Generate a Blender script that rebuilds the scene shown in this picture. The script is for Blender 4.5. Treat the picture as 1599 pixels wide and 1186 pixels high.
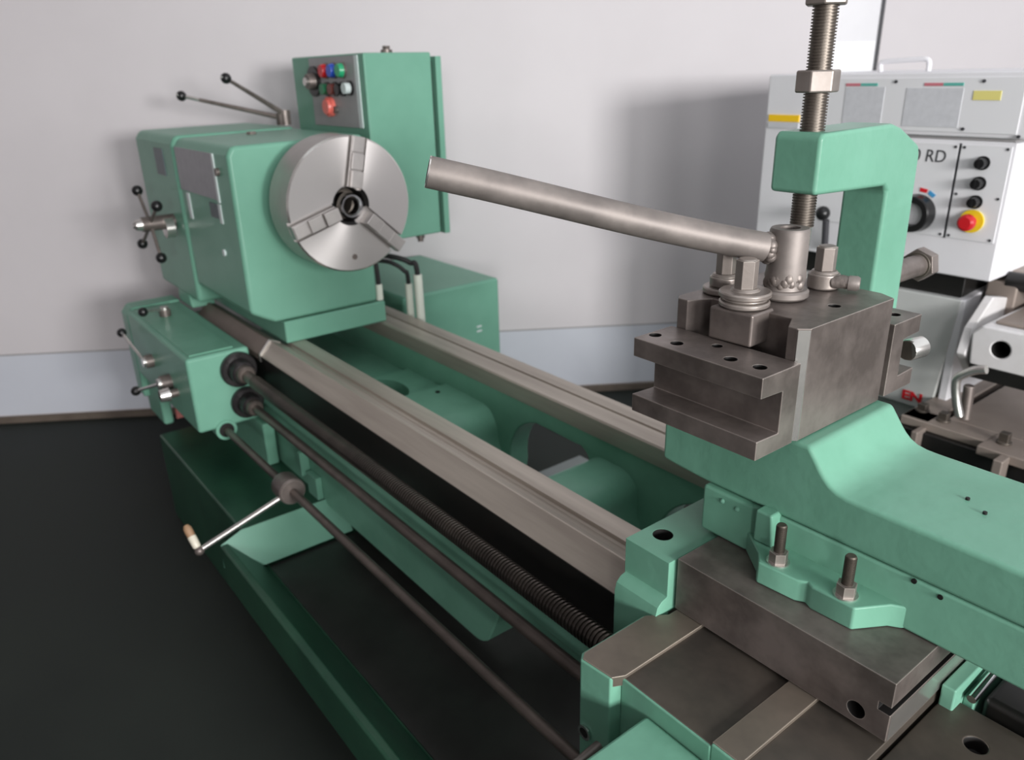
import bpy, bmesh, math, random
from mathutils import Vector, Matrix
random.seed(7)
for o in list(bpy.data.objects): bpy.data.objects.remove(o, do_unlink=True)
SC = bpy.context.scene
COL = SC.collection
PI = math.pi

# ------------------------------------------------------------------ camera
RIGHT = Vector((.61672229, .78676243, -.02566117))
DOWN = Vector((.27633795, -.24690799, -.92880234))
FWD = Vector((-.73708273, .56572195, -.36968598))
CAMLOC = Vector((2.14464, -1.05899, 1.5582))
cd = bpy.data.cameras.new('camera'); cam = bpy.data.objects.new('camera', cd); COL.objects.link(cam)
cd.sensor_fit = 'HORIZONTAL'; cd.sensor_width = 36; cd.lens = 1209.4/1599*36
cd.clip_start = .02
m = Matrix((RIGHT, -DOWN, -FWD)).transposed().to_4x4(); m.translation = CAMLOC
cam.matrix_world = m
cd.dof.use_dof = True; cd.dof.focus_distance = 1.05; cd.dof.aperture_fstop = 4.8
SC.camera = cam

# ------------------------------------------------------------------ world, light, exposure
w = bpy.data.worlds.new('world'); SC.world = w; w.use_nodes = True
bg = w.node_tree.nodes['Background']; bg.inputs[0].default_value = (.93, .96, 1, 1); bg.inputs[1].default_value = .70
def area(name, loc, target, sx, sy, power, col=(1, 1, 1)):
    l = bpy.data.lights.new(name, 'AREA'); l.shape = 'RECTANGLE'; l.size = sx; l.size_y = sy; l.energy = power; l.color = col
    o = bpy.data.objects.new(name, l); COL.objects.link(o); o.location = loc
    o.rotation_euler = (Vector(target)-Vector(loc)).to_track_quat('-Z', 'Y').to_euler()
    return o
WINDOWS = ((-.45, 180), (-1.95, 60), (-4.2, 62))
for wy, pw in WINDOWS: area('window_daylight', (6.45, wy, 1.95), (0, wy*.3+.1, 1.2), 1.2, .9, pw, (1, .992, .985))
vs = SC.view_settings; vs.view_transform = 'Standard'; vs.look = 'None'; vs.gamma = 1; vs.use_curve_mapping = False
vs.exposure = 0.68

# ------------------------------------------------------------------ materials
def lin(c):
    return tuple(((v/255)/12.92 if v <= 10 else (((v/255)+.055)/1.055)**2.4) for v in c)
def mat(name, c1, c2=None, rough=.5, metal=0, scale=8, r2=None, bump=0, bscale=60, coat=0, stretch=None, aniso=0, detail=4):
    m = bpy.data.materials.new(name); m.use_nodes = True
    nt = m.node_tree; N = nt.nodes; L = nt.links
    b = N['Principled BSDF']
    b.inputs['Metallic'].default_value = metal; b.inputs['Roughness'].default_value = rough
    if coat: b.inputs['Coat Weight'].default_value = coat; b.inputs['Coat Roughness'].default_value = .12
    a = lin(c1)
    b.inputs['Base Color'].default_value = (*a, 1)
    tc = N.new('ShaderNodeTexCoord'); mp = N.new('ShaderNodeMapping'); L.new(tc.outputs['Object'], mp.inputs[0])
    if stretch: mp.inputs['Scale'].default_value = stretch
    if c2:
        nz = N.new('ShaderNodeTexNoise'); nz.inputs['Scale'].default_value = scale; nz.inputs['Detail'].default_value = detail
        nz.inputs['Roughness'].default_value = .6
        L.new(mp.outputs[0], nz.inputs['Vector'])
        r = N.new('ShaderNodeValToRGB'); r.color_ramp.elements[0].position = .35; r.color_ramp.elements[1].position = .68
        r.color_ramp.elements[0].color = (*a, 1); r.color_ramp.elements[1].color = (*lin(c2), 1)
        L.new(nz.outputs['Fac'], r.inputs[0]); L.new(r.outputs[0], b.inputs['Base Color'])
        if r2 is not None:
            mr = N.new('ShaderNodeMapRange'); mr.inputs[1].default_value = .3; mr.inputs[2].default_value = .7
            mr.inputs[3].default_value = rough; mr.inputs[4].default_value = r2
            L.new(nz.outputs['Fac'], mr.inputs[0]); L.new(mr.outputs[0], b.inputs['Roughness'])
    if bump:
        nb = N.new('ShaderNodeTexNoise'); nb.inputs['Scale'].default_value = bscale; nb.inputs['Detail'].default_value = 3
        L.new(mp.outputs[0], nb.inputs['Vector'])
        bp = N.new('ShaderNodeBump'); bp.inputs['Strength'].default_value = bump; bp.inputs['Distance'].default_value = .002
        L.new(nb.outputs['Fac'], bp.inputs['Height']); L.new(bp.outputs[0], b.inputs['Normal'])
    if aniso:
        b.inputs['Anisotropic'].default_value = aniso
        tg = N.new('ShaderNodeTangent'); tg.direction_type = 'RADIAL'; tg.axis = 'X'
        L.new(tg.outputs[0], b.inputs['Tangent'])
    return m
M = {}
def wear(m_, col, rad=.0022, amt=.8):
    """bare bright metal rubbed along the edges"""
    nt = m_.node_tree; N = nt.nodes; L = nt.links; b = N['Principled BSDF']
    be = N.new('ShaderNodeBevel'); be.inputs['Radius'].default_value = rad; be.samples = 4
    ge = N.new('ShaderNodeNewGeometry'); dt = N.new('ShaderNodeVectorMath'); dt.operation = 'DOT_PRODUCT'
    L.new(be.outputs[0], dt.inputs[0]); L.new(ge.outputs['Normal'], dt.inputs[1])
    mr = N.new('ShaderNodeMapRange'); mr.inputs[1].default_value = .99; mr.inputs[2].default_value = .86; mr.inputs[3].default_value = 0; mr.inputs[4].default_value = amt
    L.new(dt.outputs['Value'], mr.inputs[0])
    mx = N.new('ShaderNodeMix'); mx.data_type = 'RGBA'; L.new(mr.outputs[0], mx.inputs['Factor'])
    src = b.inputs['Base Color'].links
    if src: L.new(src[0].from_socket, mx.inputs['A'])
    else: mx.inputs['A'].default_value = b.inputs['Base Color'].default_value
    mx.inputs['B'].default_value = (*lin(col), 1); L.new(mx.outputs['Result'], b.inputs['Base Color'])
M['green'] = mat('mint_green_paint', (107, 157, 136), (114, 164, 143), .36, 0, 5, bump=.12, bscale=35)
M['cast'] = mat('mint_green_paint_on_casting', (103, 153, 131), (112, 163, 141), .33, 0, 7, bump=.55, bscale=26)
for k_ in ('green', 'cast'): M[k_].node_tree.nodes['Principled BSDF'].inputs['Specular IOR Level'].default_value = .24
M['shaded_green'] = mat('shaded_green_paint', (30, 66, 50), (40, 80, 60), .38, 0, 6, bump=.15, bscale=40)  # mint paint darkened to put the low shade into pedestal and tray
M['way'] = mat('ground_slideway_steel', (160, 150, 140), (182, 173, 162), .42, .45, 6, r2=.33, stretch=(.25, 4, 4))
M['brownway'] = mat('brown_oiled_steel', (120, 106, 99), (134, 120, 112), .5, .3, 6)
M['steel'] = mat('machined_steel', (132, 123, 117), (156, 147, 141), .42, .6, 10, r2=.34, bump=.05, bscale=200)
M['bsteel'] = mat('black_oxide_steel', (92, 84, 80), (134, 124, 119), .46, .5, 11, r2=.36, bump=.08, bscale=150)
M['dsteel'] = mat('oily_dark_steel', (72, 67, 62), (98, 90, 82), .45, .5, 9, r2=.36)
M['saddle'] = mat('worn_brown_steel', (104, 96, 87), (132, 121, 109), .46, .5, 7, r2=.38)
M['face'] = mat('turned_chuck_steel', (208, 203, 201), None, .33, .7, aniso=.8)
M['chuckside'] = mat('chuck_rim_steel', (160, 156, 152), (174, 170, 166), .38, .6, 8)
M['jaw'] = mat('jaw_steel', (176, 171, 169), (190, 185, 182), .42, .8, 14)
M['pipe'] = mat('scuffed_pipe_steel', (116, 109, 105), (142, 134, 129), .5, .5, 14, r2=.6, bump=.1, bscale=60)
M['weld'] = mat('weld_bead_steel', (112, 104, 100), (146, 137, 131), .5, .6, 30, bump=.8, bscale=90)
M['rod'] = mat('dull_shaft_steel', (92, 84, 79), (110, 101, 95), .38, .6, 12)
M['blackened'] = mat('blackened_steel', (50, 48, 49), (70, 67, 67), .32, .6, 14)
M['screwsteel'] = mat('oiled_screw_steel', (74, 69, 65), (92, 86, 80), .28, .85, 12)
M['thread'] = mat('threaded_rod_steel', (84, 77, 70), (106, 98, 90), .42, .65, 12)
M['bright'] = mat('bright_steel', (205, 202, 198), (222, 219, 214), .25, .9, 20)
M['chrome'] = mat('chrome', (225, 225, 225), None, .12, 1)
M['black'] = mat('black_plastic', (24, 24, 25), None, .3, 0)
M['rubber'] = mat('black_rubber', (22, 22, 22), None, .6, 0)
M['grease_shade'] = mat('black_grease_and_shade', (14, 13, 12), (22, 20, 18), .45, 0, 20)  # grease on the rack; elsewhere also paints the shade in gaps
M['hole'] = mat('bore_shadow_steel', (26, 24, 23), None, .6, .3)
M['cream'] = mat('cream_plastic', (214, 208, 190), None, .35, 0)
M['sleeve'] = mat('pale_cable_sleeve', (212, 218, 205), (222, 227, 214), .45, 0, 10)
M['plate'] = mat('grey_nameplate', (142, 141, 146), (152, 151, 156), .4, .2, 30)
M['dplate'] = mat('slate_nameplate', (70, 82, 88), (84, 95, 100), .4, .2, 30)
M['lplate'] = mat('pale_plate_edge', (205, 215, 214), None, .4, 0)
M['panel'] = mat('grey_switch_panel', (148, 147, 148), (156, 155, 156), .42, .1, 12)
M['red'] = mat('red_plastic', (196, 28, 36), None, .3, 0)
M['redpaint'] = mat('red_paint', (205, 28, 40), None, .4, 0)
M['orange'] = mat('salmon_red_plastic', (226, 112, 100), None, .35, 0)
M['blue'] = mat('blue_plastic', (40, 84, 190), None, .3, 0)
M['glamp'] = mat('green_plastic', (40, 160, 110), None, .3, 0)
M['gdark'] = mat('dull_green_plastic', (50, 118, 84), None, .35, 0)
M['brownred'] = mat('brown_red_plastic', (116, 62, 56), None, .4, 0)
M['rust'] = mat('dusty_red_plate', (150, 84, 80), (164, 98, 92), .5, 0, 12)
M['knob'] = mat('brown_bakelite', (96, 58, 40), None, .3, 0, coat=.4)
M['tan'] = mat('tan_plastic', (156, 124, 96), None, .4, 0)
M['white'] = mat('white_enamel', (222, 221, 224), (228, 227, 230), .38, 0, 4, bump=.08, bscale=40)
M['wcast'] = mat('worn_white_enamel', (206, 203, 202), (220, 218, 219), .4, 0, 9, bump=.3, bscale=30)
M['wgrey'] = mat('grey_white_enamel', (186, 188, 186), (194, 196, 193), .4, 0, 5)
M['lplate2'] = mat('white_instruction_plate', (222, 222, 224), None, .35, 0)
M['chart'] = mat('pale_grey_print', (196, 197, 201), (205, 206, 210), .4, 0, 60)
M['ink'] = mat('dark_ink', (58, 58, 62), None, .5, 0)
M['pinkbar'] = mat('faded_red_print', (196, 116, 126), None, .5, 0)
M['tealbar'] = mat('teal_print', (92, 172, 160), None, .5, 0)
M['yellow'] = mat('yellow_print', (246, 200, 30), None, .4, 0)
M['paley'] = mat('pale_yellow_print', (222, 212, 130), None, .45, 0)
M['ybutton'] = mat('yellow_plastic', (235, 205, 40), None, .4, 0)
M['bluep'] = mat('blue_print', (70, 150, 200), None, .4, 0)
M['beige'] = mat('dusty_steel_table', (142, 130, 122), (156, 144, 135), .5, .4, 6)
M['paper'] = mat('white_paper', (250, 250, 252), None, .6, 0)
M['wall'] = mat('white_wall_paint', (205, 200, 202), (210, 205, 207), .55, 0, 1.2, bump=.05, bscale=80)
M['dado'] = mat('bluish_white_wall_paint', (196, 199, 208), (202, 205, 213), .5, 0, 1.5, bump=.05, bscale=80)
M['seam'] = mat('grey_joint', (150, 148, 148), None, .6, 0)
M['skirt'] = mat('dusty_brown_skirting', (84, 74, 66), (104, 93, 83), .7, 0, 6)
M['floor'] = mat('dark_green_floor_paint', (30, 35, 32), (37, 42, 38), .62, 0, 2.2, r2=.7, bump=.05, bscale=60)
M['floor'].node_tree.nodes['Principled BSDF'].inputs['Specular IOR Level'].default_value = .3
M['traybed'] = mat('oil_stained_tray', (36, 35, 34), (52, 52, 50), .42, .1, 4, r2=.3)
M['greysheet'] = mat('grey_sheet_paint', (120, 126, 126), (130, 136, 136), .5, 0, 5)
M['frame'] = mat('grey_window_frame', (170, 170, 172), None, .5, 0)

for k_, c_ in (('bsteel', (190, 180, 172)), ('saddle', (196, 184, 170)), ('steel', (200, 192, 184)), ('dsteel', (150, 140, 130))): wear(M[k_], c_)

# ------------------------------------------------------------------ mesh helpers
class MB:
    def __init__(s): s.v = []; s.f = []; s.mi = []; s.mats = []; s.cur = 0
    def mat(s, n):
        m = M[n]
        if m not in s.mats: s.mats.append(m)
        s.cur = s.mats.index(m); return s
    def add(s, v, f):
        if not s.mats: raise Exception('no material')
        b = len(s.v); s.v += [Vector(p) for p in v]; s.f += [tuple(i+b for i in q) for q in f]; s.mi += [s.cur]*len(f); return s
    def box(s, x0, x1, y0, y1, z0, z1):
        v = [(x, y, z) for z in (z0, z1) for y in (y0, y1) for x in (x0, x1)]
        return s.add(v, [(0, 2, 3, 1), (4, 5, 7, 6), (0, 1, 5, 4), (2, 6, 7, 3), (0, 4, 6, 2), (1, 3, 7, 5)])
    def prism(s, poly, axis, a, b):
        n = len(poly)
        def P(p, t):
            return {'X': (t, p[0], p[1]), 'Y': (p[0], t, p[1]), 'Z': (p[0], p[1], t)}[axis]
        ar = sum(poly[i][0]*poly[(i+1) % n][1]-poly[(i+1) % n][0]*poly[i][1] for i in range(n))
        if (ar < 0): poly = poly[::-1]
        v = [P(p, a) for p in poly]+[P(p, b) for p in poly]
        up = axis != 'Y'
        if b < a: up = not up
        f = [tuple(range(n))[::-1] if up else tuple(range(n)), tuple(range(n, 2*n)) if up else tuple(range(n, 2*n))[::-1]]
        for i in range(n):
            j = (i+1) % n; q = (i, j, n+j, n+i); f.append(q if up else q[::-1])
        return s.add(v, f)
    def frame(s, p0, p1):
        d = (Vector(p1)-Vector(p0)).normalized()
        u = d.cross(Vector((0, 0, 1)) if abs(d.z) < .9 else Vector((1, 0, 0))).normalized()
        return d, u, d.cross(u)
    def revolve(s, p0, d, prof, seg=32, ang=0, close=True):
        """prof: list of (t along d, radius)"""
        p0 = Vector(p0); d = Vector(d).normalized(); _, u, w = s.frame((0, 0, 0), d)
        v = []; f = []
        for t, r in prof:
            for k in range(seg):
                a = ang+2*PI*k/seg; v.append(p0+d*t+(u*math.cos(a)+w*math.sin(a))*r)
        for i in range(len(prof)-1):
            for k in range(seg):
                k2 = (k+1) % seg; f.append((i*seg+k, i*seg+k2, (i+1)*seg+k2, (i+1)*seg+k))
        if close:
            f.append(tuple(range(seg))[::-1]); n = (len(prof)-1)*seg; f.append(tuple(range(n, n+seg)))
        else:
            n = (len(prof)-1)*seg
            for k in range(seg): k2 = (k+1) % seg; f.append((n+k, n+k2, k2, k))
        return s.add(v, f)
    def cyl(s, p0, p1, r, r2=None, seg=24, ang=0):
        L = (Vector(p1)-Vector(p0)); return s.revolve(p0, L, [(0, r), (L.length, r if r2 is None else r2)], seg, ang)
    def hexa(s, p0, p1, af, ang=0):
        return s.cyl(p0, p1, af/2/math.cos(PI/6), None, 6, ang)
    def tube(s, pts, r, seg=12):
        pts = [Vector(p) for p in pts]; n = len(pts); v = []; f = []
        u = None
        for i, p in enumerate(pts):
            d = (pts[min(i+1, n-1)]-pts[max(i-1, 0)]).normalized()
            if u is None: u = d.cross(Vector((0, 0, 1)) if abs(d.z) < .9 else Vector((1, 0, 0))).normalized()
            u = (u-d*u.dot(d)).normalized(); ww = d.cross(u)
            rr = r[i] if isinstance(r, (list, tuple)) else r
            for k in range(seg):
                a = 2*PI*k/seg; v.append(p+(u*math.cos(a)+ww*math.sin(a))*rr)
        for i in range(n-1):
            for k in range(seg):
                k2 = (k+1) % seg; f.append((i*seg+k, i*seg+k2, (i+1)*seg+k2, (i+1)*seg+k))
        f.append(tuple(range(seg))[::-1]); f.append(tuple(range((n-1)*seg, n*seg)))
        return s.add(v, f)
    def ball(s, c, r, seg=16, sq=1.0, d=(0, 0, 1)):
        n = 9; prof = [(-r*sq*math.cos(PI*i/(n-1)), max(1e-4, r*math.sin(PI*i/(n-1)))) for i in range(n)]
        return s.revolve(c, d, prof, seg)
    def loft(s, sections):
        n = len(sections[0]); v = []; f = []
        for q in sections: v += list(q)
        for i in range(len(sections)-1):
            for k in range(n):
                k2 = (k+1) % n; f.append((i*n+k, i*n+k2, (i+1)*n+k2, (i+1)*n+k))
        f.append(tuple(range(n))[::-1]); f.append(tuple(range((len(sections)-1)*n, len(sections)*n)))
        return s.add(v, f)
def wloc(o):
    l = Vector(o.location)
    return l+wloc(o.parent) if o.parent else l
def part(name, mb, parent=None, bev=0, seg=2, ang=32, cuts=None, label=None, kind=None):
    lo = Vector((min(v[i] for v in mb.v) for i in range(3))); hi = Vector((max(v[i] for v in mb.v) for i in range(3)))
    c = Vector(((lo.x+hi.x)/2, (lo.y+hi.y)/2, lo.z))
    me = bpy.data.meshes.new(name); me.from_pydata([tuple(v-c) for v in mb.v], [], mb.f)
    for mm in mb.mats: me.materials.append(mm)
    me.polygons.foreach_set('material_index', mb.mi)
    bm = bmesh.new(); bm.from_mesh(me); bmesh.ops.recalc_face_normals(bm, faces=bm.faces); bm.to_mesh(me); bm.free()
    o = bpy.data.objects.new(name, me); COL.objects.link(o)
    o.location = c
    if cuts:
        cme = bpy.data.meshes.new('cut'); cme.from_pydata([tuple(v-c) for v in cuts.v], [], cuts.f)
        for mm in cuts.mats: cme.materials.append(mm)
        cme.polygons.foreach_set('material_index', cuts.mi)
        bm = bmesh.new(); bm.from_mesh(cme); bmesh.ops.recalc_face_normals(bm, faces=bm.faces); bm.to_mesh(cme); bm.free()
        co = bpy.data.objects.new('cut', cme); COL.objects.link(co); co.location = c
        md = o.modifiers.new('b', 'BOOLEAN'); md.object = co; md.operation = 'DIFFERENCE'; md.solver = 'EXACT'
        md.use_self = True
        try: md.material_mode = 'TRANSFER'
        except Exception: pass
        dg = bpy.context.evaluated_depsgraph_get(); dg.update()
        nm = bpy.data.meshes.new_from_object(o.evaluated_get(dg)); o.modifiers.clear(); old = o.data; o.data = nm
        bpy.data.meshes.remove(old); bpy.data.objects.remove(co, do_unlink=True); bpy.data.meshes.remove(cme)
        nm.name = name; me = nm
    me.polygons.foreach_set('use_smooth', [True]*len(me.polygons)); me.set_sharp_from_angle(angle=math.radians(ang))
    if bev:
        b = o.modifiers.new('bevel', 'BEVEL'); b.width = bev; b.segments = seg; b.limit_method = 'ANGLE'; b.angle_limit = math.radians(40); b.harden_normals = True
    if parent is not None:
        o.parent = parent; o.location = c-wloc(parent)
    if label: o['label'] = label
    if kind: o['kind'] = kind
    return o
def thing(name, label, cat, loc, group=None):
    o = bpy.data.objects.new(name, None); COL.objects.link(o); o.location = loc; o.empty_display_size = .1
    o['label'] = label; o['category'] = cat
    if group: o['group'] = group
    return o
def tag(o, label, cat, group=None):
    o['label'] = label; o['category'] = cat
    if group: o['group'] = group
    return o
def mb(n): return MB().mat(n)
def arc(cx, cy, r, a0, a1, n=8):
    return [(cx+r*math.cos(math.radians(a0+(a1-a0)*i/n)), cy+r*math.sin(math.radians(a0+(a1-a0)*i/n))) for i in range(n+1)]
def bez(pts, n=14):
    pts = [Vector(p) for p in pts]; out = []
    P = [pts[0]*2-pts[1]]+pts+[pts[-1]*2-pts[-2]]
    for i in range(1, len(P)-2):
        for k in range(n):
            t = k/n; a, b, c, d = P[i-1], P[i], P[i+1], P[i+2]
            out.append(.5*((2*b)+(c-a)*t+(2*a-5*b+4*c-d)*t*t+(3*b-a-3*c+d)*t**3))
    out.append(pts[-1]); return out
def lettering(name, txt, size, loc, rot, m, parent, depth=.0008, bold=0, italic=0, sx=1):
    c = bpy.data.curves.new('t', 'FONT'); c.body = txt; c.size = size; c.extrude = depth; c.offset = bold; c.shear = italic; c.resolution_u = 3
    o = bpy.data.objects.new('t', c); COL.objects.link(o); dg = bpy.context.evaluated_depsgraph_get(); dg.update()
    me = bpy.data.meshes.new_from_object(o.evaluated_get(dg)); bpy.data.objects.remove(o, do_unlink=True); bpy.data.curves.remove(c)
    me.name = name; me.materials.clear(); me.materials.append(M[m])
    if sx != 1: me.transform(Matrix.Diagonal((sx, 1, 1, 1)))
    e = bpy.data.objects.new(name, me); COL.objects.link(e); e.rotation_euler = rot
    e.parent = parent; e.location = Vector(loc)-wloc(parent)
    return e

# ------------------------------------------------------------------ the setting
def struct(name, m_, parent=None, bev=0):
    o = part(name, m_, parent, bev); o['kind'] = 'structure'; return o
struct('floor', mb('floor').box(-7.5, 6.9, -8.2, 9, -.1, 0))
WP = Vector((-2.21, -.936, 0)); WD = Vector((.5537, .8327, 0)); WN = Vector((.8327, -.5537, 0))
def wallbox(m_, s0, s1, d0, d1, z0, z1):
    q = [WP+WD*s+WN*d for s, d in ((s0, d0), (s1, d0), (s1, d1), (s0, d1))]
    return m_.prism([(p.x, p.y) for p in q], 'Z', z0, z1)
S0, S1 = -8.0, 11.0
struct('wall_back', wallbox(mb('wall'), S0, S1, -.2, 0, 0, 3.6))
struct('trim_1', wallbox(mb('dado'), S0, S1, 0, .004, .04, .349), bev=.001)
struct('trim_2', wallbox(mb('seam'), S0, S1, 0, .0045, .349, .355))
struct('baseboard_back', wallbox(mb('skirt'), S0, S1, 0, .018, 0, .035), bev=.004)
# the window wall to the right, out of frame: daylight comes through its openings
wr = mb('wall')
X0, X1 = 6.5, 6.7
SKY = (.6, 6.2, -1.2, 7.5)
wr.box(X0, X1, -8, 9, 0, 1.5); wr.box(X0, X1, -8, 9, 2.4, 3.6)
yy = [-8]
for wy, pw in sorted(WINDOWS): yy += [wy-.6, wy+.6]
yy.append(9)
for a, b in zip(yy[0::2], yy[1::2]): wr.box(X0, X1, a, b, 1.5, 2.4)
struct('wall_right', wr)
for i, (wy, pw) in enumerate(WINDOWS):
    f = mb('frame'); a, b = wy-.6, wy+.6
    for q in ((a, b, 1.5, 1.55), (a, b, 2.35, 2.4), (a, a+.05, 1.55, 2.35), (b-.05, b, 1.55, 2.35)):
        f.box(X0+.02, X0+.08, q[0], q[1], q[2], q[3])
    struct('window_%d' % (i+1), f)
ce = mb('wall')
ce.box(-7, 6.7, -8.2, SKY[2], 3.6, 3.7); ce.box(-7, 6.7, SKY[3], 9, 3.6, 3.7); ce.box(-7, SKY[0], SKY[2], SKY[3], 3.6, 3.7); ce.box(SKY[1], 6.7, SKY[2], SKY[3], 3.6, 3.7)
struct('ceiling', ce)   # unseen; its long opening is added to shape the overhead light
struct('wall_front', mb('wall').box(-7, 6.5, -8.2, -8, 0, 3.6))

# ------------------------------------------------------------------ the green lathe
LA = thing('engine_lathe', 'mint green engine lathe with a three-jaw chuck and long bare bed', 'lathe', (0, 0, 0))
ZB = .754
# bed
bed = mb('cast')
bed.prism([(-.25, .49), (-.25, .52), (-.264, .532), (-.264, .552), (-.25, .562), (-.25, .60), (-.238, .612), (-.238, .702), (-.13, .702), (-.13, .49)], 'X', -1.0, 2.4)
sk = [(-.5, .5), (-.5, .33), (.86, .33)]+arc(.92, .40, .07, 270, 330, 6)+[(1.04, .5)]
bed.prism(sk, 'Y', -.25, -.13)
RW = [(-1.0, .702), (-1.0, .42), (.50, .42)]+arc(.66, .50, .15, 190, 100, 8)+[(.80, .65)]+arc(.80, .60, .05, 90, 20, 4)+[(.86, .42), (1.08, .42)]+arc(1.24, .50, .15, 190, 100, 8)+[(1.9, .65), (2.0, .42), (2.4, .42), (2.4, .702)]
bed.prism(RW, 'Y', .18, .25)
bo = part('bed', bed, LA, .006)
FWP = [(-.255, .70), (-.262, .706), (-.262, .725), (-.2235, .7665), (-.2195, .7665), (-.174, .744), (-.168, .746), (-.166, .754), (-.1165, .754), (-.1125, .750), (-.1125, .728), (-.128, .70)]
fw = mb('way').prism(FWP, 'X', -.222, 1.52)
part('front_slideway', fw, bo, ang=20)
part('front_slideway', mb('way').prism(FWP, 'X', 2.03, 2.4), bo, ang=20)
part('slideway_strip', mb('brownway').prism([(-.255, .70), (-.262, .706), (-.262, .725), (-.2235, .7665), (-.2195, .7665), (-.19, .752), (-.19, .70)], 'X', -.86, -.238), bo, ang=20, label='dark brown end strip of the front slideway')
part('joint_strip', mb('bright').prism([(-.255, .70), (-.265, .706), (-.265, .7265), (-.2245, .770), (-.2185, .770), (-.19, .756), (-.19, .70)], 'X', -.237, -.225), bo, label='bright joint strip across the front slideway')
RWP = [(.172, .70), (.167, .728), (.167, .750), (.171, .754), (.226, .754), (.228, .747), (.234, .747), (.236, .754), (.283, .754), (.287, .750), (.287, .70)]
rw = mb('way').prism(RWP, 'X', -.55, 1.52)
part('rear_slideway', mb('way').prism(RWP, 'X', 2.03, 2.4), bo, ang=20)
part('rear_slideway', rw, bo, ang=20)
rk = mb('grease_shade').box(-.3, 2.4, -.262, -.239, .600, .700).box(-.222, 2.4, -.2635, -.250, .700, .7235)
part('rack', rk, bo)
def rib(x0, x1, top, name='cross_rib'):
    c = (x0+x1)/2; h = (x1-x0)/2
    pr = [(x0-.015, .40), (x0, .54)]+arc(x0+.06, top-.06, .06, 180, 90, 6)+arc(x1-.06, top-.06, .06, 90, 0, 6)+[(x1, .54), (x1+.03, .46), (x1+.09, .40)]
    part(name, mb('cast').prism(pr, 'Y', -.135, .185), bo, ang=40)
rib(.84, 1.02, .645); rib(1.45, 1.62, .645)
# deck near the headstock, with an oval well and a flat pad
dk = mb('cast').prism([(-.9, .45), (-.9, .60), (-.075, .60), (-.06, .615), (.17, .615), (.18, .632), (.30, .632)]+arc(.38, .56, .07, 90, 0, 6)+[(.46, .52), (.52, .45)], 'Y', -.13, .18)
well = mb('cast'); ne = 32
well.add([(.055+.125*math.cos(2*PI*k/ne), -.02+.115*math.sin(2*PI*k/ne), z) for z in (.47, .7) for k in range(ne)], [tuple(range(ne))[::-1], tuple(range(ne, 2*ne))]+[(k, (k+1) % ne, ne+(k+1) % ne, ne+k) for k in range(ne)])
part('bed_deck', dk, bo, cuts=well, ang=40)
part('well_bottom', mb('grease_shade').box(-.08, .19, -.125, .10, .469, .4715), bo)  # black plate paints the shade at the bottom of the well
for x, y, z in ((-.12, .02, .6002), (.225, .0, .6322), (.225, .12, .6322)):
    part('bolt', mb('hole').hexa((x, y, z-.004), (x, y, z+.003), .014), bo)

# headstock
HX = -.2
hs = mb('green')
hs.prism([(-.28, .872), (-.28, 1.352), (-.262, 1.378), (.165, 1.384), (.165, .83), (-.205, .83), (-.235, .846)], 'X', -.722, HX)
ho = part('headstock', hs, LA, .014, 3)
part('headstock_foot', mb('green').box(-.92, HX+.004, -.18, .19, ZB, .828), ho, .006)
part('end_cover', mb('green').prism([(-.287, .80), (-.287, 1.358), (-.268, 1.386), (.165, 1.39), (.165, .80)], 'X', -1.2, -.728), ho, .016, 3)
part('nameplate', mb('plate').box(-.708, -.335, -.2835, -.28, 1.212, 1.352).mat('lplate').box(-.335, -.318, -.2838, -.28, 1.205, 1.352), ho, label='grey engraved nameplate with a pale edge')
part('nameplate', mb('dplate').box(-.425, -.345, -.283, -.28, 1.152, 1.198).mat('lplate').box(-.345, -.322, -.283, -.28, 1.140, 1.200), ho, label='small slate plate with a pale edge')
part('nameplate', mb('dplate').box(-.948, -.842, -.290, -.287, 1.245, 1.338), ho, label='dark slate plate on the end cover')
part('edge_strip', mb('lplate').box(-.66, -.632, -.2835, -.28, 1.118, 1.205), ho, label='short pale strip')
part('screw', mb('bsteel').cyl((-.292, -.28, 1.30), (-.292, -.29, 1.30), .012), ho)
part('oil_plug', mb('bsteel').hexa((-.60, -.05, 1.378), (-.60, -.05, 1.390), .03), ho)
part('drain_plug', mb('lplate').cyl((-.355, -.278, 1.045), (-.355, -.286, 1.045), .011), ho)
# four-spoke handle on the end cover
hb = mb('bsteel'); cx, cy, cz = -.855, -.37, 1.085
hb.cyl((cx, -.285, cz), (cx, -.40, cz), .026)
hb.mat('bright').cyl((cx+.02, -.30, cz-.02), (cx+.02, -.33, cz-.02), .035); hb.revolve((cx, -.40, cz), (0, -1, 0), [(0, .022), (.02, .018), (.03, .008)], 20)
for kx, kz in ((-.93, 1.195), (-.70, 1.165), (-1.015, .99), (-.775, .975)):
    hb.mat('bsteel').tube([(cx, cy, cz), (kx, cy-.005, kz)], .006, 10)
    hb.mat('black').ball((kx, cy-.005, kz), .019)
part('spoke_handle', hb, ho)
# change levers on top
for e, k in (((-.90, -.005, 1.562), 0), ((-1.17, -.095, 1.503), 1)):
    lv = mb('bsteel'); p0 = Vector((-.955, .225, 1.425)) if k == 0 else Vector((-.965, .215, 1.412))
    lv.cyl((p0.x, p0.y, 1.385), (p0.x, p0.y, 1.43 if k else 1.44), .022)
    lv.tube([p0, Vector(e)], [.0105, .0065], 10)
    if k: lv.mat('bright').tube([Vector(e), Vector(e)+(p0-Vector(e))*.2], .0072, 10)
    lv.mat('black').ball(e, .0195); lv.mat('bright').ball(Vector(e)+Vector((.006, -.0165, .004)), .005, 10)
    part('speed_lever', lv, ho)

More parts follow.
